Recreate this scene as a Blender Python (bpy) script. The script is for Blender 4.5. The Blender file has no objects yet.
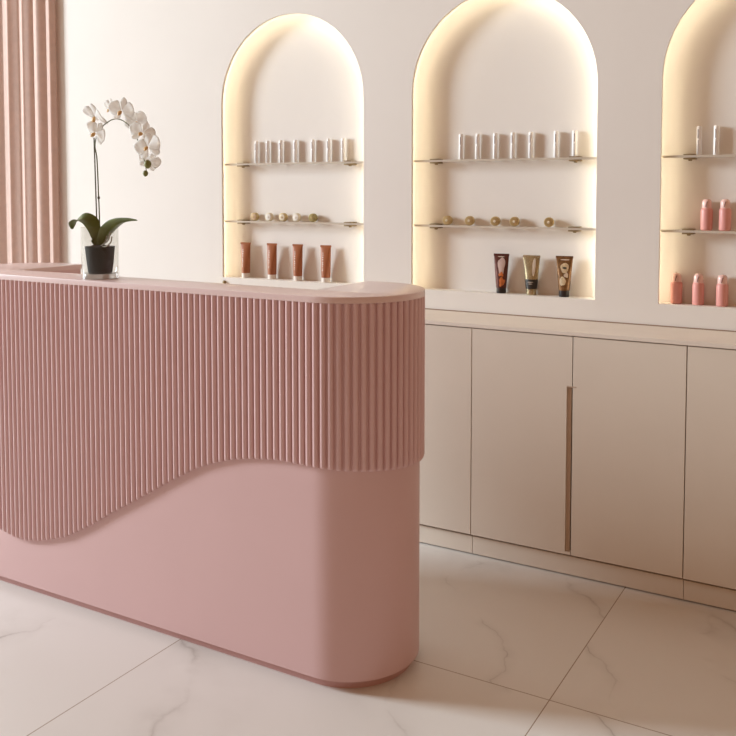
import bpy, bmesh, math, random
from mathutils import Vector, Matrix
random.seed(7)
PI = math.pi
sc = bpy.context.scene
C = sc.collection

# ------------------------------------------------------------------ camera
F = 903.0
cam = bpy.data.cameras.new('camera'); co = bpy.data.objects.new('camera', cam); C.objects.link(co)
cam.sensor_width = 36; cam.sensor_fit = 'HORIZONTAL'
cam.lens = 36 * F / 736
cam.shift_y = -(368 - 240) / 736
cam.clip_start = 0.05
co.location = (0, 0, 1.4)
co.rotation_euler = (math.radians(90 - 3.169), 0, math.radians(30.135))
sc.camera = co

# ------------------------------------------------------------------ world, lights, exposure
w = bpy.data.worlds.new('world'); sc.world = w; w.use_nodes = True
w.node_tree.nodes['Background'].inputs[0].default_value = (1.0, 0.55, 0.30, 1)
w.node_tree.nodes['Background'].inputs[1].default_value = 0.33

def area(name, loc, target, sx, sy, power, col):
    l = bpy.data.lights.new(name, 'AREA'); l.shape = 'RECTANGLE'; l.size = sx; l.size_y = sy
    l.energy = power; l.color = col
    o = bpy.data.objects.new(name, l); C.objects.link(o); o.location = loc
    o.rotation_euler = (Vector(target) - Vector(loc)).to_track_quat('-Z', 'Y').to_euler()
    return o
area('window_daylight', (-11.9, -0.9, 4.0), (-1.5, 2.1, 1.0), 2.0, 3.4, 1640, (0.82, 0.93, 1.0))
sc.view_settings.view_transform = 'Standard'
sc.view_settings.look = 'None'
sc.view_settings.exposure = 0.0
sc.view_settings.gamma = 1.0
sc.view_settings.use_curve_mapping = False

# ------------------------------------------------------------------ materials
def mat(name, col, rough=0.5, metal=0.0, spec=0.5, trans=0.0, ior=1.45, emit=None, es=0, coat=0, alpha=1, sss=0):
    m = bpy.data.materials.new(name); m.use_nodes = True
    b = m.node_tree.nodes['Principled BSDF']
    b.inputs['Base Color'].default_value = (*col, 1)
    b.inputs['Roughness'].default_value = rough
    b.inputs['Metallic'].default_value = metal
    b.inputs['Specular IOR Level'].default_value = spec
    b.inputs['Transmission Weight'].default_value = trans
    b.inputs['IOR'].default_value = ior
    b.inputs['Coat Weight'].default_value = coat
    b.inputs['Coat Roughness'].default_value = 0.24
    b.inputs['Alpha'].default_value = alpha
    if sss:
        b.inputs['Subsurface Weight'].default_value = sss
        b.inputs['Subsurface Radius'].default_value = (0.01, 0.01, 0.01)
        b.inputs['Subsurface Scale'].default_value = 0.5
    if emit:
        b.inputs['Emission Color'].default_value = (*emit, 1)
        b.inputs['Emission Strength'].default_value = es
    return m

def noisy(m, amt=0.03, scale=8, bump=0.0, bscale=200):
    """small procedural variation of the base colour and a fine bump"""
    nt = m.node_tree; b = nt.nodes['Principled BSDF']
    tc = nt.nodes.new('ShaderNodeTexCoord')
    n = nt.nodes.new('ShaderNodeTexNoise'); n.inputs['Scale'].default_value = scale; n.inputs['Detail'].default_value = 3
    nt.links.new(tc.outputs['Object'], n.inputs['Vector'])
    c = b.inputs['Base Color'].default_value[:]
    r = nt.nodes.new('ShaderNodeValToRGB')
    r.color_ramp.elements[0].position = 0.3; r.color_ramp.elements[1].position = 0.7
    r.color_ramp.elements[0].color = tuple(max(0, x * (1 - amt)) for x in c[:3]) + (1,)
    r.color_ramp.elements[1].color = tuple(min(1, x * (1 + amt)) for x in c[:3]) + (1,)
    nt.links.new(n.outputs['Fac'], r.inputs['Fac']); nt.links.new(r.outputs['Color'], b.inputs['Base Color'])
    if bump:
        n2 = nt.nodes.new('ShaderNodeTexNoise'); n2.inputs['Scale'].default_value = bscale
        nt.links.new(tc.outputs['Object'], n2.inputs['Vector'])
        bp = nt.nodes.new('ShaderNodeBump'); bp.inputs['Strength'].default_value = bump; bp.inputs['Distance'].default_value = 0.001
        nt.links.new(n2.outputs['Fac'], bp.inputs['Height']); nt.links.new(bp.outputs['Normal'], b.inputs['Normal'])
    return m

M = {}
M['wall'] = noisy(mat('wall_paint', (0.82, 0.77, 0.715), 0.75, spec=0.25), 0.01, 3, 0.1, 300)
M['cab'] = noisy(mat('cabinet_lacquer', (0.74, 0.65, 0.55), 0.45, spec=0.35), 0.012, 4)
M['top'] = noisy(mat('worktop', (0.78, 0.69, 0.60), 0.4, spec=0.4), 0.02, 10)
M['gapdark'] = noisy(mat('carcass_shade', (0.34, 0.23, 0.16), 0.8), 0.03)  # brown colour stands in for shade in the gaps around doors and kick
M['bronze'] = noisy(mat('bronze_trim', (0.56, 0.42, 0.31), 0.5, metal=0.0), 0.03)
M['pink'] = noisy(mat('pink_lacquer', (0.72, 0.49, 0.485), 0.36, spec=0.45), 0.01, 5)
M['pinktop'] = noisy(mat('pink_top', (0.78, 0.59, 0.57), 0.36, spec=0.5, coat=0.7), 0.01, 5)
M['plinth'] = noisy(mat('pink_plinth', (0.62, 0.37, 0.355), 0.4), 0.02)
M['curtain'] = noisy(mat('curtain_cloth', (0.84, 0.66, 0.58), 0.85, spec=0.1), 0.04, 30, 0.2, 400)
M['led'] = mat('led_strip', (1, 0.95, 0.8), 0.5, emit=(1.0, 0.91, 0.68), es=9.0)
M['brass'] = noisy(mat('brass', (0.27, 0.19, 0.09), 0.4, metal=0.4), 0.1, 60)
M['leaf'] = noisy(mat('orchid_leaf', (0.12, 0.145, 0.03), 0.4), 0.25, 25)
M['stem'] = noisy(mat('orchid_stem', (0.12, 0.13, 0.05), 0.5), 0.2, 40)
M['stake'] = noisy(mat('stake_wood', (0.10, 0.08, 0.04), 0.6), 0.2, 40)
M['petal'] = noisy(mat('orchid_petal', (0.97, 0.96, 0.94), 0.6, spec=0.2), 0.05, 40)
M['lip'] = noisy(mat('orchid_lip', (0.72, 0.45, 0.18), 0.5), 0.2, 80)
M['bud'] = noisy(mat('orchid_bud', (0.20, 0.21, 0.06), 0.5), 0.2, 60)
M['pot'] = noisy(mat('dark_pot', (0.010, 0.009, 0.008), 0.85), 0.6, 90, 0.6, 150)
M['soil'] = noisy(mat('bark_soil', (0.06, 0.04, 0.03), 0.9), 0.5, 120, 1.0, 90)
M['root'] = noisy(mat('aerial_root', (0.30, 0.26, 0.20), 0.7), 0.2, 60)
M['brownplastic'] = noisy(mat('brown_plastic', (0.38, 0.13, 0.055), 0.35, spec=0.5), 0.06, 30)
M['whitecap'] = noisy(mat('white_plastic', (0.80, 0.72, 0.65), 0.4), 0.02)
M['stick'] = noisy(mat('pearl_plastic', (0.92, 0.90, 0.89), 0.3), 0.02)
M['silver'] = noisy(mat('grey_foil', (0.42, 0.38, 0.37), 0.4, metal=0.3), 0.1, 80)
M['cream'] = noisy(mat('cream_face', (0.80, 0.72, 0.56), 0.4), 0.05, 80)
M['ivory'] = noisy(mat('ivory_face', (0.88, 0.84, 0.76), 0.4), 0.03, 80)
M['tan'] = noisy(mat('tan_face', (0.62, 0.44, 0.27), 0.4), 0.08, 80)
M['gold'] = noisy(mat('gold_lacquer', (0.55, 0.41, 0.20), 0.35, metal=0.45), 0.15, 90)
M['olive'] = noisy(mat('olive_gold', (0.36, 0.29, 0.12), 0.35, metal=0.45), 0.2, 90)
M['pinkbottle'] = noisy(mat('coral_plastic', (0.74, 0.33, 0.29), 0.35, spec=0.5), 0.03)
M['pinkcap'] = noisy(mat('clear_coral_cap', (0.84, 0.55, 0.50), 0.25), 0.03)
M['wand'] = noisy(mat('wand_dark', (0.30, 0.14, 0.11), 0.5), 0.1)
M['maroon'] = noisy(mat('maroon_foil', (0.13, 0.045, 0.035), 0.25, metal=0.3, spec=0.6), 0.2, 40)
M['champagne'] = noisy(mat('champagne_foil', (0.50, 0.43, 0.27), 0.22, metal=0.75), 0.2, 25)
M['cocoa'] = noisy(mat('cocoa_foil', (0.22, 0.11, 0.045), 0.25, metal=0.4), 0.35, 60)
M['blackcap'] = noisy(mat('black_plastic', (0.025, 0.02, 0.018), 0.3), 0.1)
M['black'] = noisy(mat('black_band', (0.03, 0.025, 0.02), 0.4), 0.1)
M['printglint'] = noisy(mat('pale_print_glint', (0.70, 0.60, 0.50), 0.5), 0.05)
M['printorange'] = noisy(mat('orange_print', (0.62, 0.18, 0.05), 0.5), 0.15, 90)
M['highlightblush'] = noisy(mat('blush_highlight', (0.62, 0.47, 0.43), 0.3), 0.1, 50)
M['printcream'] = noisy(mat('cream_print', (0.60, 0.47, 0.30), 0.4), 0.25, 140)

def glass_mat(name, tint, mix):
    m = bpy.data.materials.new(name); m.use_nodes = True; nt = m.node_tree
    for n in list(nt.nodes): nt.nodes.remove(n)
    o = nt.nodes.new('ShaderNodeOutputMaterial'); mx = nt.nodes.new('ShaderNodeMixShader')
    t = nt.nodes.new('ShaderNodeBsdfTransparent'); g = nt.nodes.new('ShaderNodeBsdfGlossy')
    lw = nt.nodes.new('ShaderNodeLayerWeight'); lw.inputs['Blend'].default_value = 0.5
    pw = nt.nodes.new('ShaderNodeMath'); pw.operation = 'POWER'; pw.inputs[1].default_value = mix; nt.links.new(lw.outputs['Facing'], pw.inputs[0])
    fr = nt.nodes.new('ShaderNodeMath'); fr.operation = 'MULTIPLY_ADD'; fr.inputs[1].default_value = .5; fr.inputs[2].default_value = .04; nt.links.new(pw.outputs[0], fr.inputs[0])
    g.inputs['Roughness'].default_value = 0.03
    t.inputs['Color'].default_value = (*tint, 1)
    nt.links.new(fr.outputs[0], mx.inputs[0]); nt.links.new(t.outputs[0], mx.inputs[1]); nt.links.new(g.outputs[0], mx.inputs[2])
    nt.links.new(mx.outputs[0], o.inputs['Surface'])
    return m
M['glass'] = glass_mat('clear_glass', (0.95, 0.95, 0.94), 4.0)
M['shelfglass'] = glass_mat('shelf_glass', (0.94, 0.94, 0.92), 4.0)
M['glassedge'] = noisy(mat('glass_edge', (0.60, 0.52, 0.43), 0.25, spec=0.6), 0.05)
M['frost'] = noisy(mat('thick_glass_base', (0.72, 0.68, 0.66), 0.15, trans=0.6), 0.05)

def marble():
    m = bpy.data.materials.new('marble_tiles'); m.use_nodes = True; nt = m.node_tree
    b = nt.nodes['Principled BSDF']; L = nt.links.new
    N = nt.nodes.new
    tc = N('ShaderNodeTexCoord'); sep = N('ShaderNodeSeparateXYZ'); L(tc.outputs['Object'], sep.inputs[0])
    def math_(op, a, b_=None, c=None):
        n = N('ShaderNodeMath'); n.operation = op
        for i, v in enumerate((a, b_, c)):
            if v is None: continue
            if isinstance(v, (int, float)): n.inputs[i].default_value = v
            else: L(v, n.inputs[i])
        return n.outputs[0]
    T = 1.107
    u = math_('DIVIDE', math_('ADD', sep.outputs[0], 0.778 + T * 10), T)
    v = math_('DIVIDE', math_('ADD', sep.outputs[1], -2.333 + T * 10), T)
    def edge(q):
        f = math_('FRACT', q)
        return math_('MULTIPLY', math_('MINIMUM', f, math_('SUBTRACT', 1.0, f)), T)
    d = math_('MINIMUM', edge(u), edge(v))
    grout = math_('LESS_THAN', d, 0.0016)
    idn = math_('ADD', math_('MULTIPLY', math_('FLOOR', u), 3.7), math_('MULTIPLY', math_('FLOOR', v), 9.1))
    comb = N('ShaderNodeCombineXYZ'); L(idn, comb.inputs[0]); L(idn, comb.inputs[1]); L(idn, comb.inputs[2])
    add = N('ShaderNodeVectorMath'); add.operation = 'ADD'; L(tc.outputs['Object'], add.inputs[0]); L(comb.outputs[0], add.inputs[1])
    # warped coordinate
    n1 = N('ShaderNodeTexNoise'); n1.inputs['Scale'].default_value = 2.0; n1.inputs['Detail'].default_value = 6; L(add.outputs[0], n1.inputs['Vector'])
    sc_ = N('ShaderNodeVectorMath'); sc_.operation = 'MULTIPLY_ADD'; L(n1.outputs['Color'], sc_.inputs[0])
    sc_.inputs[1].default_value = (0.55, 0.55, 0.55)
    mp = N('ShaderNodeMapping'); mp.inputs['Rotation'].default_value = (0, 0, math.radians(45)); mp.inputs['Scale'].default_value = (0.6, 1.5, 1)
    vr = N('ShaderNodeVectorRotate'); vr.rotation_type = 'Z_AXIS'; vr.inputs['Angle'].default_value = math.radians(45); L(add.outputs[0], vr.inputs['Vector'])
    vs = N('ShaderNodeVectorMath'); vs.operation = 'MULTIPLY'; L(vr.outputs[0], vs.inputs[0]); vs.inputs[1].default_value = (0.5, 1.4, 1.0)
    nt.nodes.remove(mp); L(vs.outputs[0], sc_.inputs[2])
    def vein(scale, width, strength):
        n = N('ShaderNodeTexNoise'); n.inputs['Scale'].default_value = scale; n.inputs['Detail'].default_value = 1.5; L(sc_.outputs[0], n.inputs['Vector'])
        a = math_('ABSOLUTE', math_('SUBTRACT', n.outputs['Fac'], 0.5))
        r = N('ShaderNodeMapRange'); r.inputs['From Min'].default_value = 0; r.inputs['From Max'].default_value = width
        r.inputs['To Min'].default_value = 1; r.inputs['To Max'].default_value = 0; L(a, r.inputs['Value'])
        return math_('MULTIPLY', math_('POWER', r.outputs[0], 2.0), strength)
    msk = N('ShaderNodeTexNoise'); msk.inputs['Scale'].default_value = 3.0; msk.inputs['Detail'].default_value = 3; L(add.outputs[0], msk.inputs['Vector'])
    mr = N('ShaderNodeMapRange'); mr.inputs['From Min'].default_value = 0.44; mr.inputs['From Max'].default_value = 0.63; L(msk.outputs['Fac'], mr.inputs['Value'])
    vv = math_('MULTIPLY', math_('ADD', vein(1.3, 0.012, 0.40), vein(1.3, 0.09, 0.26)), mr.outputs[0])
    vv = math_('MINIMUM', vv, 1.0)
    mx = N('ShaderNodeMixRGB'); mx.inputs[1].default_value = (0.80, 0.78, 0.745, 1); mx.inputs[2].default_value = (0.36, 0.32, 0.28, 1); L(vv, mx.inputs[0])
    mx2 = N('ShaderNodeMixRGB'); L(grout, mx2.inputs[0]); L(mx.outputs[0], mx2.inputs[1]); mx2.inputs[2].default_value = (0.36, 0.28, 0.21, 1)
    L(mx2.outputs[0], b.inputs['Base Color'])
    b.inputs['Roughness'].default_value = 0.28; b.inputs['Specular IOR Level'].default_value = 0.4
    return m
M['marble'] = marble()

def translucent(m, fac):
    nt = m.node_tree; b = nt.nodes['Principled BSDF']; o = nt.nodes['Material Output']
    t = nt.nodes.new('ShaderNodeBsdfTranslucent'); mx = nt.nodes.new('ShaderNodeMixShader'); mx.inputs[0].default_value = fac
    lk = b.inputs['Base Color'].links
    if lk: nt.links.new(lk[0].from_socket, t.inputs['Color'])
    nt.links.new(b.outputs[0], mx.inputs[1]); nt.links.new(t.outputs[0], mx.inputs[2]); nt.links.new(mx.outputs[0], o.inputs['Surface'])
translucent(M['petal'], .6); translucent(M['curtain'], .4)

# ------------------------------------------------------------------ helpers
def tag(o, label=None, cat=None, group=None, kind=None):
    if label: o['label'] = label
    if cat: o['category'] = cat
    if group: o['group'] = group
    if kind: o['kind'] = kind
    return o
def thing(name, label, cat, loc=(0, 0, 0), rz=0, group=None):
    o = bpy.data.objects.new(name, None); o.empty_display_size = 0.05; C.objects.link(o)
    o.location = loc; o.rotation_euler = (0, 0, rz)
    return tag(o, label, cat, group)
def obj(name, bm, m, parent=None, smooth=False, angle=None, kind=None):
    bmesh.ops.recalc_face_normals(bm, faces=bm.faces)
    me = bpy.data.meshes.new(name); bm.to_mesh(me); bm.free()
    me.materials.append(m if not isinstance(m, str) else M[m])
    if smooth:
        for p in me.polygons: p.use_smooth = True
        if angle is not None: me.set_sharp_from_angle(angle=math.radians(angle))
    o = bpy.data.objects.new(name, me); C.objects.link(o)
    if parent: o.parent = parent
    if kind: o['kind'] = kind
    return o
def copy_tree(o, parent=None):
    c = o.copy(); C.objects.link(c)
    if parent: c.parent = parent; c.matrix_parent_inverse = o.matrix_parent_inverse
    for ch in list(kids.get(o.name, [])) or list(o.children): copy_tree(ch, c)
    return c
kids = {}
def box(bm, a, b, bev=0.0):
    vs = [bm.verts.new((x, y, z)) for x in (a[0], b[0]) for y in (a[1], b[1]) for z in (a[2], b[2])]
    fs = [(0, 1, 3, 2), (4, 6, 7, 5), (0, 4, 5, 1), (2, 3, 7, 6), (0, 2, 6, 4), (1, 5, 7, 3)]
    faces = [bm.faces.new([vs[i] for i in f]) for f in fs]
    if bev:
        es = list({e for f in faces for e in f.edges})
        bmesh.ops.bevel(bm, geom=es, offset=bev, segments=2, profile=0.5, affect='EDGES')
    return bm
def B(a, b, bev=0.0): return box(bmesh.new(), a, b, bev)
def loft(bm, rings, closed=True, cap=True):
    R = [[bm.verts.new(p) for p in r] for r in rings]
    n = len(R[0])
    for i in range(len(R) - 1):
        for j in range(n if closed else n - 1):
            k = (j + 1) % n
            bm.faces.new((R[i][j], R[i][k], R[i + 1][k], R[i + 1][j]))
    if cap:
        bm.faces.new(R[0][::-1]); bm.faces.new(R[-1])
    return bm
def lathe(prof, seg=28, cap=True, bm=None, ox=0, oy=0):
    bm = bm or bmesh.new()
    return loft(bm, [[(ox + r * math.cos(2 * PI * i / seg), oy + r * math.sin(2 * PI * i / seg), z) for i in range(seg)] for r, z in prof], cap=cap)
def tube(pts, rad, seg=8, bm=None):
    bm = bm or bmesh.new(); pts = [Vector(p) for p in pts]; rings = []
    up = Vector((0.1, 1, 0.05)).normalized()
    for i, p in enumerate(pts):
        t = (pts[min(i + 1, len(pts) - 1)] - pts[max(i - 1, 0)]).normalized()
        a = t.cross(up).normalized(); b = t.cross(a).normalized()
        r = rad[i] if isinstance(rad, (list, tuple)) else rad
        rings.append([p + a * r * math.cos(2 * PI * k / seg) + b * r * math.sin(2 * PI * k / seg) for k in range(seg)])
    return loft(bm, rings)
def smooth_pts(pts, n=8):
    """Catmull-Rom through the points"""
    P = [Vector(p) for p in pts]; P = [P[0] * 2 - P[1]] + P + [P[-1] * 2 - P[-2]]; out = []
    for i in range(1, len(P) - 2):
        for k in range(n):
            t = k / n
            out.append(0.5 * ((2 * P[i]) + (-P[i - 1] + P[i + 1]) * t + (2 * P[i - 1] - 5 * P[i] + 4 * P[i + 1] - P[i + 2]) * t * t
                              + (-P[i - 1] + 3 * P[i] - 3 * P[i + 1] + P[i + 2]) * t ** 3))
    out.append(P[-2]); return out
def prism(poly, z0, z1, bev=0.0, holes=None):
    bm = bmesh.new()
    bot = [bm.verts.new((x, y, z0)) for x, y in poly]; f = bm.faces.new(bot)
    r = bmesh.ops.extrude_face_region(bm, geom=[f])
    for v in r['geom']:
        if isinstance(v, bmesh.types.BMVert): v.co.z = z1
    if bev:
        es = [e for e in bm.edges if abs(e.verts[0].co.z - e.verts[1].co.z) < 1e-6 and abs(e.verts[0].co.z - z1) < 1e-6]
        bmesh.ops.bevel(bm, geom=es, offset=bev, segments=2, profile=0.5, affect='EDGES')
    return bm

# ------------------------------------------------------------------ the room
YW = 3.41                       # back wall plane
AR, AZ0, AZS = 0.395, 0.98, 1.805
ACX = [-2.397, -1.371, -0.344]
ZC = 6.0
obj('floor', B((-12.1, -3.4, -0.05), (1.9, YW + 0.02, 0)), 'marble', kind='structure')

def arch(cx, off, zb=AZ0, n=28):
    r = AR + off
    return ([(cx - r, zb)] + [(cx - r, zb + (AZS - zb) * t / 6) for t in range(1, 6)]
            + [(cx - r * math.cos(PI * i / n), AZS + r * math.sin(PI * i / n)) for i in range(n + 1)]
            + [(cx + r, zb + (AZS - zb) * t / 6) for t in range(5, 0, -1)] + [(cx + r, zb)])
def wall_back():
    bm = bmesh.new()
    X0, X1 = -12.1, 1.9
    cuts = [X0] + [(ACX[0] + ACX[1]) / 2, (ACX[1] + ACX[2]) / 2] + [X1]
    def quad(x0, z0, x1, z1):
        bm.faces.new([bm.verts.new(p) for p in ((x0, YW, z0), (x1, YW, z0), (x1, YW, z1), (x0, YW, z1))])
    for i, cx in enumerate(ACX):
        xa, xb = cuts[i], cuts[i + 1]
        quad(xa, 0, xb, AZ0)
        A = arch(cx, 0)
        quad(xa, AZ0, cx - AR, AZS); quad(cx + AR, AZ0, xb, AZS)
        top = [p for p in A if p[1] >= AZS - 1e-6]
        for k in range(len(top) - 1):
            (x0, z0), (x1, z1) = top[k], top[k + 1]
            quad_ = [(x0, z0), (x1, z1), (x1, ZC), (x0, ZC)]
            bm.faces.new([bm.verts.new((x, YW, z)) for x, z in quad_])
        quad(xa, AZS, cx - AR, ZC); quad(cx + AR, AZS, xb, ZC)
        # lip: the edge of the opening, 14 mm thick
        for k in range(len(A) - 1):
            (x0, z0), (x1, z1) = A[k], A[k + 1]
            bm.faces.new([bm.verts.new(p) for p in ((x0, YW, z0), (x1, YW, z1), (x1, YW + .014, z1), (x0, YW + .014, z0))])
    bmesh.ops.remove_doubles(bm, verts=bm.verts, dist=1e-5)
    # rear skin so the wall has thickness
    box(bm, (X0, YW + 0.2, 0), (X1, YW + 0.24, ZC))
    return bm
wb = obj('wall_back', wall_back(), 'wall', kind='structure')
LD = 0.07
for cx in ACX:
    prof = [(0.0, .014), (.014, .014), (.014, .020)]
    for k in range(1, 9):
        a = PI / 2 * k / 8
        prof.append((.014 - .055 * (1 - math.cos(a)), .020 + .050 * math.sin(a)))
    bm = bmesh.new()
    rings = []
    for off, d in prof: rings.append([(x, YW + d, z) for x, z in arch(cx, off, AZ0 - 0.001)])
    loft(bm, rings, closed=False, cap=False)
    bm.faces.new([bm.verts.new(p) for p in rings[-1]])
    bmesh.ops.remove_doubles(bm, verts=bm.verts, dist=1e-5)
    n = obj('niche', bm, 'wall', wb, smooth=True, angle=40)
    obj('niche_sill', B((cx - AR - .014, YW - .0004, AZ0 - .02), (cx + AR + .014, YW + LD, AZ0)), 'wall', n)
    # led strip tucked behind the lip
    bm = bmesh.new(); a0 = arch(cx, .003, AZ0 + .002); a1 = arch(cx, .013, AZ0 + .002)
    loft(bm, [[(x, YW + d, z) for x, z in a] for a, d in ((a0, .0145), (a0, .017), (a1, .017), (a1, .0145), (a0, .0145))], closed=False, cap=False)
    l = obj('led_strip', bm, 'led', n); l['label'] = 'glowing warm light strip behind the arch edge'

# left wall with a wide window opening
def wall_left():
    bm = bmesh.new(); x0, x1 = -12.22, -12.1
    for a, b in (((x0, -3.4, 0), (x1, -2.0, ZC)), ((x0, 0.2, 0), (x1, YW + .24, ZC)), ((x0, -2.0, 0), (x1, 0.2, 2.2)), ((x0, -2.0, 5.7), (x1, 0.2, ZC))):
        box(bm, a, b)
    return bm
obj('wall_left', wall_left(), 'wall', kind='structure')

# curtain at the left end of the back wall
def curtain():
    bm = bmesh.new(); n = 260; rings = []
    x0, x1 = -4.95, -3.905
    for z in [0.03, 0.5, 1.0, 1.5, 2.0, 2.4, 3.6]:
        r = []
        for i in range(n + 1):
            t = i / n; x = x0 + (x1 - x0) * t
            s = x * 2 * PI / 0.118 + 0.9 * math.sin(x * 8 + .5)
            y = 3.388 + 0.013 * math.sin(s + 0.03 * (z - 1.5)) + 0.0025 * math.sin(2.3 * s + 1) * (1.2 - 0.2 * z)
            r.append((x + 0.006 * math.sin(s * 2 + .5) + .002 * math.sin(z * 1.3 + x * 5), y, z))
        rings.append(r)
    loft(bm, rings, closed=False, cap=False)
    return bm
cu = obj('curtain', curtain(), 'curtain', smooth=True)
md = cu.modifiers.new('thick', 'SOLIDIFY'); md.thickness = 0.004
tag(cu, 'long dusty pink pleated curtain hanging at the left end of the wall', 'curtain')

# ------------------------------------------------------------------ cabinets and worktop
YC = 3.124
def cabinet(x0, label, group):
    wd = 0.39 * 2
    t = thing('base_cabinet', label, 'cabinet', (x0, YC, 0), 0, group)
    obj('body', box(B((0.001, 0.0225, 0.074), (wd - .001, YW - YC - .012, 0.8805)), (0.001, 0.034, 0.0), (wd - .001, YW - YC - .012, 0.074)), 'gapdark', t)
    obj('toe_kick', B((0.0008, 0.018, 0.005), (wd - .0008, 0.0335, 0.073), .001), 'cab', t)
    g = 0.0016; zb, zt, zh0, zh1, hw = 0.085, 0.8785, 0.095, 0.70, 0.021
    # left door, notched along its free edge for the finger pull
    poly = [(g, zb), (0.39 - g, zb), (0.39 - g, zh0), (0.39 - hw, zh0), (0.39 - hw, zh1), (0.39 - g, zh1), (0.39 - g, zt), (g, zt)]
    bm = bmesh.new(); f = bm.faces.new([bm.verts.new((x, 0, z)) for x, z in poly])
    r = bmesh.ops.extrude_face_region(bm, geom=[f])
    for v in r['geom']:
        if isinstance(v, bmesh.types.BMVert): v.co.y = 0.020
    d = obj('door', bm, 'cab', t)
    bm = bmesh.new()
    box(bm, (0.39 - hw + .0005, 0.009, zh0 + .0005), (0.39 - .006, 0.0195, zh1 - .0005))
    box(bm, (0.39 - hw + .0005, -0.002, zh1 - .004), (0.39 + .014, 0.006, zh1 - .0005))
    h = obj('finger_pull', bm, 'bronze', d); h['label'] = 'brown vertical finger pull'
    obj('door', B((0.39 + g, 0, zb), (wd - g, 0.020, zt), .0008), 'cab', t)
    return t
CABG = None
cabinet(-1.36, 'beige base cabinet with a tall brown finger pull, right of the reception desk', None)
cabinet(-0.58, 'beige base cabinet at the far right, under the third arch', None)
cabinet(-2.14, 'beige base cabinet whose right door shows just beside the round desk end', None)
wt = B((-2.92, YC - .006, 0.882), (0.2, YW - .005, 0.897), .0015)
wto = obj('worktop', wt, 'top')
obj('rear_shadow_line', B((-2.92, YW - .0052, 0.8965), (0.2, YW - .0003, 0.9005)), 'gapdark', wto)  # dark strip standing in for the shadow gap between worktop and wall
tag(wto, 'long pale beige worktop running over the base cabinets along the wall', 'worktop')

# ------------------------------------------------------------------ reception desk
CYD = 2.27; XR, XL = -1.38, -2.81; XIR, XIL, YI = -1.45, -2.74, 2.197
ZT0, ZT1 = 1.092, 1.110
def outer(R, n=40):
    p = [(XR + R * math.cos(a), CYD + R * math.sin(a)) for a in (PI / 2 - PI * i / n for i in range(n + 1))]
    p += [(XL + R * math.cos(a), CYD + R * math.sin(a)) for a in (-PI / 2 - PI * i / n for i in range(n + 1))]
    return p
def ushape(R, ins=0.0):
    yb = CYD + R
    return [(XIR + ins, yb)] + outer(R) + [(XIL - ins, yb), (XIL - ins, YI - ins), (XIR + ins, YI - ins)]
desk = thing('reception_desk', 'pink reception desk with rounded ends and a fluted wavy front', 'reception desk', (-2.1, 2.27, 0))
def D(name, bm, m, **k):
    bmesh.ops.translate(bm, verts=bm.verts, vec=(2.1, -2.27, 0))
    return obj(name, bm, m, desk, **k)
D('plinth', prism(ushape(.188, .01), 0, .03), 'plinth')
D('body', prism(ushape(.208), .028, ZT0), 'pink', smooth=True, angle=25)
D('desk_top', prism(ushape(.222, .002), ZT0, ZT1, bev=.003), 'pinktop', smooth=True, angle=25)
D('work_surface', B((XIL, YI, .72), (XIR, CYD + .2, .745), .002), 'pinktop')
# fluted skin: path along the outer face, arc length -> point and normal
def path(s, R):
    """s measured on the body radius from the back right corner"""
    Rb = .208; a = PI * Rb; st = XR - XL; k0 = XR - XIR
    if s < k0: return (XIR + s, CYD + R), (0, 1)
    s -= k0
    if s < a:
        t = PI / 2 - s / Rb; return (XR + R * math.cos(t), CYD + R * math.sin(t)), (math.cos(t), math.sin(t))
    s -= a
    if s < st: return (XR - s, CYD - R), (0, -1)
    s -= st
    if s < a:
        t = -PI / 2 - s / Rb; return (XL + R * math.cos(t), CYD + R * math.sin(t)), (math.cos(t), math.sin(t))
    s -= a
    return (XL + s, CYD + R), (0, 1)
WX = [(-3.3, .44), (-3.02, .36), (-2.84, .262), (-2.691, .203), (-2.62, .190), (-2.55, .190), (-2.479, .204), (-2.361, .240), (-2.242, .303), (-2.154, .357), (-2.035, .424), (-1.921, .492),
      (-1.787, .565), (-1.722, .590), (-1.65, .612), (-1.584, .624), (-1.497, .634), (-1.399, .634), (-1.25, .628), (-1.0, .612)]
S_front = (XR - XIR) + PI * .208      # s where the front straight starts (x = XR)
def wave(s):
    x = XR - (s - S_front)             # unrolled x
    if x >= -1.0: return .612
    if x <= -3.3: return .44
    for (xa, za), (xb, zb) in zip(WX, WX[1:]):
        if xa <= x <= xb:
            t = (x - xa) / (xb - xa); return za + (zb - za) * t
LEN = (XR - XIR) + PI * .208 * 2 + (XR - XL) + (XIL - XL)
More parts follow.
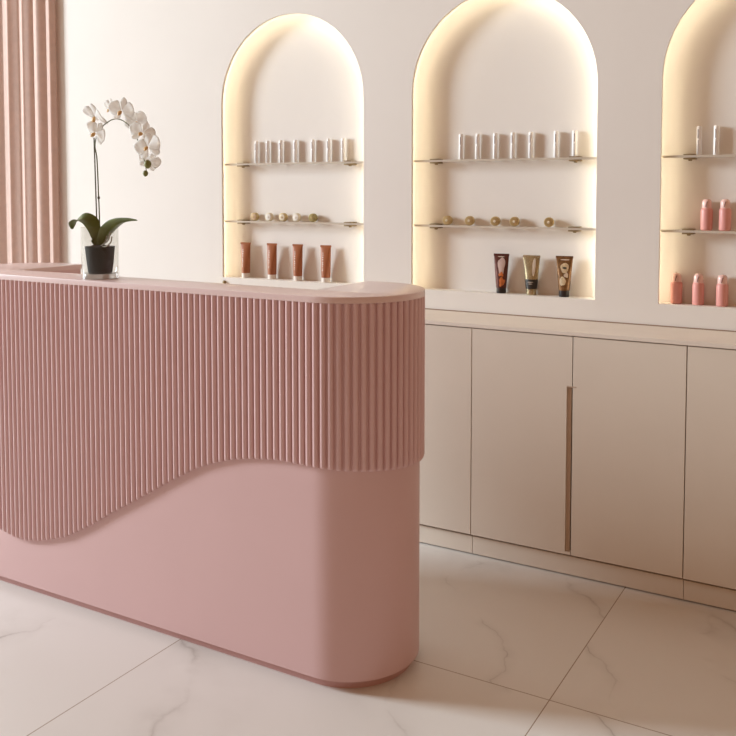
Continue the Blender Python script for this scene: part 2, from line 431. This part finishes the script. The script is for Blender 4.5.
def flutes():
    bm = bmesh.new()
    n = 420
    ri, ro = [], []
    # backing sheet
    prev = None
    for i in range(n + 1):
        s = LEN * i / n; (x, y), nn = path(s, .208); (x2, y2), _ = path(s, .2112); z = wave(s) + .002
        q = [bm.verts.new(p) for p in ((x, y, z), (x2, y2, z), (x2, y2, ZT0 - .001), (x, y, ZT0 - .001))]
        if prev:
            for k in range(4):
                m = (k + 1) % 4; bm.faces.new((prev[k], prev[m], q[m], q[k]))
        else: bm.faces.new(q)
        prev = q
    bm.faces.new(prev[::-1])
    pitch = 0.0222; cnt = int(LEN / pitch); hw = .0088; hh = .0112
    off = (LEN - cnt * pitch) / 2 + pitch / 2
    for i in range(cnt):
        s = off + i * pitch
        (px, py), (nx, ny) = path(s, .2110); tx, ty = ny, -nx
        prof = [(math.cos(a) * hw, math.sin(a) ** 0.9 * hh) for a in [PI * k / 10 for k in range(11)]]
        # tangent direction of increasing s: straight part runs to -x
        rings = []
        for lev in range(4):
            r = []
            for u, v in prof:
                vv = v
                zb = wave(s + u)
                if lev == 0: z = zb; vv = v * .55
                elif lev == 1: z = zb + .004; vv = v * .9
                elif lev == 2: z = zb + .010
                else: z = ZT0 - .0005
                r.append((px + nx * vv + tx * u, py + ny * vv + ty * u, z))
            rings.append(r)
        loft(bm, rings, closed=True)
    return bm
D('fluted_panel', flutes(), 'pink', smooth=True, angle=38)

# ------------------------------------------------------------------ glass shelves with brass clips
def shelf(cx, z, label):
    t = thing('glass_shelf', label, 'shelf', (cx, YW + .02, z), 0, None)
    w_ = AR + .002
    bm = B((-w_, 0, -.004), (w_, .049, .004), .0008)
    obj('glass_panel', bm, 'shelfglass', t)
    e = obj('glass_edge', B((-w_, -.0012, -.0042), (w_, -.0002, .0042)), 'glassedge', t); e['label'] = 'bright polished front edge of the glass'
    for sx in (-1, 1):
        bm = bmesh.new(); x = sx * .30
        box(bm, (x - .020, .000, -.0105), (x + .020, .0495, -.0045), .0018)
        box(bm, (x - .020, .000, .0045), (x + .020, .0495, .0085), .0015)
        box(bm, (x - .014, .044, -.0105), (x + .014, .0498, .0085), .001)
        lathe([(.006, -.016), (.0075, -.0125), (.0075, -.0105)], 14, bm=bm, ox=x, oy=.024)
        obj('shelf_clip', bm, 'brass', t, smooth=True, angle=30)
    return t
S1, S2 = 1.522, 1.249
nm = ['left', 'middle', 'right']
SHL = ['under the clear sticks in the leftmost arch', 'under the clear sticks in the middle arch', 'under the two sticks in the right arch']
SHL2 = ['carrying five small round compacts in the leftmost arch', 'carrying five golden round compacts in the middle arch', 'carrying coral bottles in the right arch']
for i, cx in enumerate(ACX):
    shelf(cx, S1, 'upper glass shelf with brass clips ' + SHL[i])
    shelf(cx, S2, 'lower glass shelf with brass clips ' + SHL2[i])

# ------------------------------------------------------------------ products
YI_ = YW + .048
ORD = ['first', 'second', 'third', 'fourth', 'fifth', 'sixth', 'seventh']
def make_stick():
    t = thing('lip_gloss', 'x', 'cosmetic')
    obj('vial', lathe([(.0085, 0), (.0098, .002), (.0098, .056), (.007, .058)], 16), 'stick', t, smooth=True, angle=40)
    obj('cap', lathe([(.007, .056), (.0095, .058), (.0092, .103), (.007, .106)], 16), 'stick', t, smooth=True, angle=40)
    bm = B((-.0022, -.0106, .062), (.0022, -.0086, .094), .0005); obj('label_strip', bm, 'silver', t)
    bm = tube([(0, -.0096, .004), (.0004, -.0099, .03), (.001, -.0097, .056)], .0011, 6); obj('wand', bm, 'silver', t)
    return t
def place(proto, first, loc, rz, label, group):
    o = proto if first else copy_tree(proto)
    o.location = loc; o.rotation_euler = (0, 0, rz); o['label'] = label; o['group'] = group
    return o
st = make_stick(); k0 = True
names = ['leftmost arch', 'middle arch', 'right arch']
for ai, xs in enumerate(([-2.625, -2.559, -2.484, -2.400, -2.304, -2.218, -2.140], [-1.563, -1.488, -1.410, -1.334, -1.258, -1.154, -1.080], [-0.616, -0.557])):
    for i, x in enumerate(xs):
        where = ORD[i] + ' from the left' if i else 'leftmost'
        place(st, k0, (x, YW + .056, S1 + .0042), random.uniform(-.3, .3), f'pearly lip gloss stick, {where}, top shelf of {names[ai]}', 'lip gloss sticks on the top shelves')
        k0 = False

def make_compact(rim, face, boss):
    t = thing('compact', 'x', 'cosmetic')
    r = .0195; rot = Matrix.Rotation(PI / 2, 4, 'X')
    def P(prof, name, m):
        bm = lathe(prof, 28); bmesh.ops.transform(bm, verts=bm.verts, matrix=rot); bmesh.ops.translate(bm, verts=bm.verts, vec=(0, 0, r))
        return obj(name, bm, m, t, smooth=True, angle=35)
    P([(r - .003, -.012), (r, -.009), (r, .008), (r - .002, .011), (r - .004, .0115)], 'case', rim)
    P([(r - .0045, .0112), (r - .005, .0128), (.004, .0135)], 'lid', face)
    P([(.0055, .0132), (.0045, .0152), (.001, .0156)], 'boss', boss)
    return t
V = {'tan': make_compact('gold', 'tan', 'gold'), 'white': make_compact('cream', 'ivory', 'ivory'), 'cream': make_compact('gold', 'cream', 'tan'),
     'olive': make_compact('olive', 'olive', 'gold'), 'gold': make_compact('gold', 'gold', 'cream')}
used = set()
def put_compact(kind, x, rz, label, group):
    f = kind not in used; used.add(kind)
    place(V[kind], f, (x, YI_, S2 + .0042), rz, label, group)
for x, kd, lb in ((-2.632, 'tan', 'tan faced round compact, leftmost on the leftmost arch shelf'), (-2.546, 'white', 'white faced round compact second from left in the leftmost arch'),
                  (-2.466, 'cream', 'cream faced round compact in the centre of the row in the leftmost arch'), (-2.389, 'white', 'white faced round compact beside the olive gold one in the leftmost arch'),
                  (-2.299, 'olive', 'olive gold round compact, rightmost of the row in the leftmost arch')):
    put_compact(kd, x, .02, lb, 'round compacts in the leftmost arch')
for i, (x, wh) in enumerate(zip((-1.619, -1.518, -1.404, -1.321, -1.177), ('leftmost', 'second from the left', 'in the centre of the row', 'fourth from the left', 'rightmost and standing apart'))):
    put_compact('gold', x, .04 + .04 * i, f'golden round compact in the middle arch, {wh}', 'round compacts in the middle arch')

def make_bottle():
    t = thing('coral_bottle', 'x', 'bottle')
    obj('bottle_body', lathe([(.017, 0), (.0205, .003), (.021, .008), (.021, .072), (.0195, .079), (.016, .082)], 24), 'pinkbottle', t, smooth=True, angle=40)
    obj('cap', lathe([(.0165, .080), (.017, .083), (.0168, .103), (.014, .110), (.008, .1135), (.002, .1145)], 24), 'pinkcap', t, smooth=True, angle=40)
    bm = tube([(-.001, -.0175, .086), (.001, -.018, .096), (.004, -.0162, .105)], .0018, 8); obj('applicator', bm, 'wand', t)
    return t
pb = make_bottle(); f = True
for x, z, lb in ((-.583, S2 + .0042, 'coral pink bottle on glass shelf of the right arch, left one'), (-.520, S2 + .0042, 'coral pink bottle on glass shelf of the right arch, right one'),
                 (-.684, AZ0, 'coral pink bottle on sill of the right arch, nearest the arch edge'), (-.607, AZ0, 'coral pink bottle on sill of the right arch, middle of three'),
                 (-.524, AZ0, 'coral pink bottle on sill of the right arch, at the photo edge')):
    place(pb, f, (x, YW + .046, z), 0, lb, 'coral bottles in the right arch'); f = False

def tube_surface(h, ch, rb, wt_, dt=.0022):
    """squeeze tube: round at the cap, flattened to a crimp at the top"""
    def S(u, v, off=0.0):
        a = rb + (wt_ - rb) * v ** 0.85
        b = rb * (1 - v ** 1.6) + dt * v ** 1.6
        return Vector(((a + off) * math.cos(u), (b + off) * math.sin(u), ch + (h - ch) * v))
    return S
def squeeze_tube(name, label, cat, h, ch, rb, wt_, mb, mc, rcap):
    t = thing(name, label, cat)
    S = tube_surface(h, ch, rb, wt_)
    rings = [[S(2 * PI * k / 32, v) for k in range(32)] for v in [0, .03] + [i / 12 for i in range(1, 12)] + [.96, 1.0]]
    b = obj('tube_body', loft(bmesh.new(), rings), mb, t, smooth=True, angle=50)
    # crimp band
    obj('crimp', B((-wt_ - .0004, -.0028, h - .008), (wt_ + .0004, .0028, h + .001), .0008), mb, b)
    obj('cap', lathe([(rcap - .001, 0), (rcap, .001), (rcap, ch - .001), (rcap - .0015, ch + .0005)], 28), mc, t, smooth=True, angle=40)
    return t, b, S
def patch(S, cu_, cv, ru, rv, m, parent, name, n=22, wob=0.0, off=.0005):
    """printed blob, also painted highlight, wrapped on the tube front (u = -90 degrees faces the camera)"""
    bm = bmesh.new(); c = bm.verts.new(S(cu_, cv, off)); rings = []
    for q in (.5, 1.0):
        r = []
        for k in range(n):
            a = 2 * PI * k / n; w_ = 1 + wob * math.sin(3 * a + cv * 9) + wob * .6 * math.sin(5 * a)
            r.append(bm.verts.new(S(cu_ + ru * q * w_ * math.cos(a), min(.98, max(.01, cv + rv * q * w_ * math.sin(a))), off)))
        rings.append(r)
    for k in range(n):
        j = (k + 1) % n
        bm.faces.new((c, rings[0][k], rings[0][j])); bm.faces.new((rings[0][k], rings[1][k], rings[1][j], rings[0][j]))
    return obj(name, bm, m, parent, smooth=True)
FR = -PI / 2
# four brown tubes with white caps
bt, bb, S = squeeze_tube('squeeze_tube', 'x', 'tube', .168, .022, .0205, .0265, 'brownplastic', 'whitecap', .0200)
for i, v in enumerate((.22, .27, .34, .40, .46, .56, .63, .70, .76)):
    patch(S, FR - .42 + .05 * (i % 2), v, .20 - .03 * (i % 3), .012, 'printglint', bb, 'print_mark', n=8)
for i, (x, wh) in enumerate(zip((-2.687, -2.531, -2.384, -2.229), ('leftmost, nearest the glowing edge', 'second from the left', 'third from the left', 'rightmost'))):
    place(bt, i == 0, (x + .003, YW + .042, AZ0), .12, f'brown squeeze tube on white cap in leftmost arch, {wh}', 'brown squeeze tubes in the leftmost arch')
# three decorated tubes
t1, b1, S = squeeze_tube('squeeze_tube', 'dark maroon squeeze tube with orange print and black cap in the middle arch', 'tube', .160, .022, .0205, .0315, 'maroon', 'blackcap', .0195)
patch(S, FR + .1, .64, .52, .27, 'highlightblush', b1, 'painted_highlight', wob=.12)  # blush blob painted on as the foil's highlight
patch(S, FR + .28, .18, .50, .13, 'printorange', b1, 'print_fruit', wob=.2, off=.0007)
patch(S, FR + .1, .40, .38, .06, 'printorange', b1, 'print_fruit', wob=.25, off=.0008)
patch(S, FR + .0, .92, .5, .012, 'printglint', b1, 'print_mark', n=8, off=.0009)
t1.location = (-1.374, YW + .042, AZ0); t1.rotation_euler = (0, 0, .15)
t2, b2, S = squeeze_tube('squeeze_tube', 'champagne gold squeeze tube with black band and gold cap in the middle arch', 'tube', .158, .022, .0215, .0345, 'champagne', 'champagne', .0200)
bm = bmesh.new()
loft(bm, [[S(2 * PI * k / 32, v, .0005) for k in range(32)] for v in (.02, .1, .2, .3)], cap=False)
bnd = obj('black_band', bm, 'black', b2, smooth=True)
for v, ru in ((.22, .5), (.17, .36)): patch(S, FR, v, ru, .010, 'printglint', b2, 'print_mark', n=8, off=.0009)
patch(S, FR + .40, .66, .22, .26, 'printglint', b2, 'painted_highlight', off=.0006)  # pale streak painted on as a highlight, not print
t2.location = (-1.245, YW + .042, AZ0); t2.rotation_euler = (0, 0, .1)
t3, b3, S = squeeze_tube('squeeze_tube', 'brown and gold squeeze tube with cream round prints and black cap in the middle arch', 'tube', .160, .026, .0215, .0335, 'cocoa', 'blackcap', .0205)
patch(S, FR + .1, .66, .55, .15, 'printcream', b3, 'print_round', wob=.05)
patch(S, FR - .15, .27, .50, .13, 'printcream', b3, 'print_round', wob=.08, off=.0007)
patch(S, FR + .35, .45, .30, .07, 'printglint', b3, 'print_round', wob=.15, off=.0009)
patch(S, FR + .1, .66, .30, .03, 'black', b3, 'print_mark', n=10, off=.001)
patch(S, FR + .1, .90, .6, .015, 'printglint', b3, 'print_mark', n=8, off=.0009)
t3.location = (-1.110, YW + .042, AZ0); t3.rotation_euler = (0, 0, .15)

# small brass cap at the lower corner of the left arch
bm = lathe([(.0085, 0), (.0085, .008), (.006, .011), (.002, .012)], 18)
bmesh.ops.transform(bm, verts=bm.verts, matrix=Matrix.Rotation(PI / 2, 4, 'X'))
sc_o = obj('screw_cap', bm, 'brass', None, smooth=True, angle=35); sc_o.location = (-2.779, YW, .956)
tag(sc_o, 'small brass cap on the wall at the lower left corner of the leftmost arch', 'fixing')

# ------------------------------------------------------------------ vase and orchid on the desk
VX, VY, VZ = -2.255, 2.125, ZT1
vase = thing('glass_vase', 'clear glass cylinder vase on the pink desk top, holding the orchid', 'vase', (VX, VY, VZ))
R_ = .060
bm = lathe([(R_ - .001, 0), (R_, .002), (R_, .168), (R_ - .0015, .1695), (R_ - .003, .168), (R_ - .003, .018), (.001, .018)], 48)
obj('vase_wall', bm, 'glass', vase, smooth=True, angle=40)
bm = lathe([(R_ - .004, .001), (R_ - .0035, .003), (R_ - .0035, .015), (R_ - .005, .017)], 48)
obj('vase_base', bm, 'frost', vase, smooth=True, angle=40)
bm = B((.048, -.046, .03), (.056, -.038, .06), .001)

orch = thing('potted_orchid', 'white orchid with arching spray in a dark pot inside the glass vase', 'plant', (VX, VY, VZ + .0185))
obj('pot', lathe([(.036, 0), (.039, .002), (.043, .035), (.0475, .081), (.0485, .086), (.045, .086), (.043, .081)], 36), 'pot', orch, smooth=True, angle=40)
bm = lathe([(.043, .078), (.042, .083), (.030, .088), (.012, .091)], 28)
for v in bm.verts: v.co.z += random.uniform(-.002, .002)
obj('soil', bm, 'soil', orch)
def wpt(px, pz, dy=0): return (px * (1 + dy / 2.13) - VX, dy, pz - (VZ + .0185))
# stake and stem
obj('stake', tube([wpt(-2.266, 1.205), wpt(-2.270, 1.40), wpt(-2.274, 1.572)], .0022, 8), 'stake', orch, smooth=True)
sp = smooth_pts([wpt(-2.256, 1.20, .004), wpt(-2.255, 1.30, .004), wpt(-2.257, 1.374, .004), wpt(-2.262, 1.50, .003), wpt(-2.270, 1.548, 0), wpt(-2.252, 1.592, -.004), wpt(-2.215, 1.617, -.006), wpt(-2.178, 1.628, -.008),
                 wpt(-2.140, 1.620, -.008), wpt(-2.104, 1.594, -.006), wpt(-2.075, 1.550, -.004), wpt(-2.054, 1.500, 0), wpt(-2.044, 1.46, 0)], 6)
obj('flower_stem', tube(sp, [.0022 - .0008 * i / len(sp) for i in range(len(sp))], 8), 'stem', orch, smooth=True)
bm = lathe([(.002, -.005), (.0042, -.002), (.0045, .002), (.002, .006)], 10); nd = obj('stem_node', bm, 'stake', orch, smooth=True); nd.location = wpt(-2.257, 1.374, .004)
# leaves
def leaf(spine, widths, fold=.35, side=Vector((0, 1, 0))):
    sp_ = smooth_pts(spine, 6); n = len(sp_); rings = []
    for i, p in enumerate(sp_):
        t = (sp_[min(i + 1, n - 1)] - sp_[max(i - 1, 0)]).normalized()
        b = (side - t * side.dot(t)).normalized(); nn = t.cross(b)
        if nn.z < 0: nn = -nn
        q = i / (n - 1) * (len(widths) - 1); k = min(int(q), len(widths) - 2); wd = widths[k] + (widths[k + 1] - widths[k]) * (q - k)
        up = [p + b * wd * s + nn * (abs(s) ** 1.5) * wd * fold for s in (-1, -.66, -.33, 0, .33, .66, 1)]
        dn = [p + b * wd * s * .97 + nn * ((abs(s) ** 1.5) * wd * fold - .0025) for s in (1, .66, .33, 0, -.33, -.66, -1)]
        rings.append(up + dn)
    return loft(bmesh.new(), rings)
obj('leaf', leaf([wpt(-2.256, 1.208), wpt(-2.240, 1.240, -.006), wpt(-2.210, 1.272, -.012), wpt(-2.170, 1.294, -.02), wpt(-2.125, 1.303, -.025), wpt(-2.088, 1.305, -.028)],
                 [.009, .017, .024, .022, .015, .009, .003], .5, Vector((.25, 1, -.5))), 'leaf', orch, smooth=True, angle=60)
obj('leaf', leaf([wpt(-2.262, 1.212), wpt(-2.276, 1.25, -.012), wpt(-2.296, 1.288, -.02), wpt(-2.322, 1.302, -.025), wpt(-2.348, 1.303, -.03), wpt(-2.374, 1.290, -.034), wpt(-2.384, 1.272, -.034)],
                 [.010, .020, .027, .026, .024, .020, .005], .4, Vector((.2, 1, .45))), 'leaf', orch, smooth=True, angle=60)
obj('leaf', leaf([wpt(-2.262, 1.212, .004), wpt(-2.250, 1.24, .02), wpt(-2.235, 1.268, .035), wpt(-2.21, 1.28, .05)],
                 [.010, .018, .018, .012, .003], .4, Vector((1, -.2, 0))), 'leaf', orch, smooth=True, angle=60)
for pts in ([wpt(-2.255, 1.215, -.01), wpt(-2.235, 1.225, -.02), wpt(-2.215, 1.240, -.02), wpt(-2.208, 1.262, -.018)],
            [wpt(-2.250, 1.214, -.012), wpt(-2.225, 1.218, -.025), wpt(-2.205, 1.232, -.024), wpt(-2.200, 1.25, -.02)],
            [wpt(-2.252, 1.214, .0), wpt(-2.23, 1.232, -.006), wpt(-2.222, 1.252, -.008)]):
    obj('aerial_root', tube(smooth_pts(pts, 5), .0022, 6), 'root', orch, smooth=True)
# flowers
def flower_mesh():
    bm = bmesh.new()
    def petal(ang, ln, wd, cup, off):
        nu, nv = 8, 6; d = Vector((math.cos(ang), 0, math.sin(ang))); s = Vector((-math.sin(ang), 0, math.cos(ang))); N_ = Vector((0, -1, 0))
        G = []
        for i in range(nu + 1):
            t = i / nu; w_ = wd * (math.sin(PI * min(1, t * .93 + .06)) ** .6) * (.45 + .55 * min(1, t * 2))
            row = []
            for j in range(nv + 1):
                q = -1 + 2 * j / nv
                row.append(bm.verts.new(d * (.004 + ln * t) + s * w_ * q * .5 + N_ * (off + cup * t * t * ln - .18 * w_ * q * q + .03 * w_ * math.sin(7 * t + 3 * q))))
            G.append(row)
        for i in range(nu):
            for j in range(nv): bm.faces.new((G[i][j], G[i + 1][j], G[i + 1][j + 1], G[i][j + 1]))
    petal(PI / 2, .040, .030, -.12, 0); petal(PI * 7 / 6 + .1, .038, .027, -.15, 0); petal(-PI / 6 - .1, .038, .027, -.15, 0)
    petal(.28, .046, .050, .12, .003); petal(PI - .28, .046, .050, .12, .003)
    return bm
def lip_mesh():
    bm = bmesh.new()
    loft(bm, [[(r * math.cos(2 * PI * k / 10) * wx, -.006 - y, z + r * math.sin(2 * PI * k / 10)) for k in range(10)] for r, wx, y, z in ((.002, 1, -.002, 0), (.0055, 1.2, .003, -.003), (.006, 1.3, .008, -.006), (.004, 1.1, .012, -.009), (.0015, 1, .014, -.013))])
    return bm
fm = obj('flower', flower_mesh(), 'petal', orch, smooth=True); lm = obj('flower_lip', lip_mesh(), 'lip', fm, smooth=True)
lm['label'] = 'golden centre of the flower'
sol = fm.modifiers.new('t', 'SOLIDIFY'); sol.thickness = .0008
spots = [((-2.264, 1.640), -.01, (.7, .25, -.1), 1.08), ((-2.264, 1.584), -.015, (.1, .6, .1), .92), ((-2.146, 1.650), -.02, (.1, .15, .2), 1.0),
         ((-2.196, 1.666), .02, (.3, .3, -.3), .75), ((-2.082, 1.618), .012, (.3, -.5, .3), .82), ((-2.060, 1.578), -.008, (-.2, .35, .4), .92),
         ((-2.034, 1.533), -.02, (-.1, -.2, .1), 1.05), ((-2.032, 1.490), .01, (-.4, .4, .4), .8)]
for i, ((x, z), dy, rot, s) in enumerate(spots):
    if i == 0: o, l = fm, lm
    else:
        o = fm.copy(); C.objects.link(o); l = lm.copy(); C.objects.link(l); l.parent = o
    o.location = wpt(x, z, dy); o.rotation_euler = (rot[0], rot[1], rot[2]); o.scale = (s, s, s)
def bud(x, z, r, dy):
    bm = bmesh.new(); bmesh.ops.create_uvsphere(bm, u_segments=14, v_segments=10, radius=r)
    for v in bm.verts: v.co.z *= 1.2; v.co.x *= 1 - .25 * (v.co.z / r if v.co.z < 0 else 0) * -1
    o = obj('flower_bud', bm, 'bud', orch, smooth=True); o.location = wpt(x, z, dy)
bud(-2.038, 1.480, .0115, -.030); bud(-2.048, 1.452, .0085, -.008)
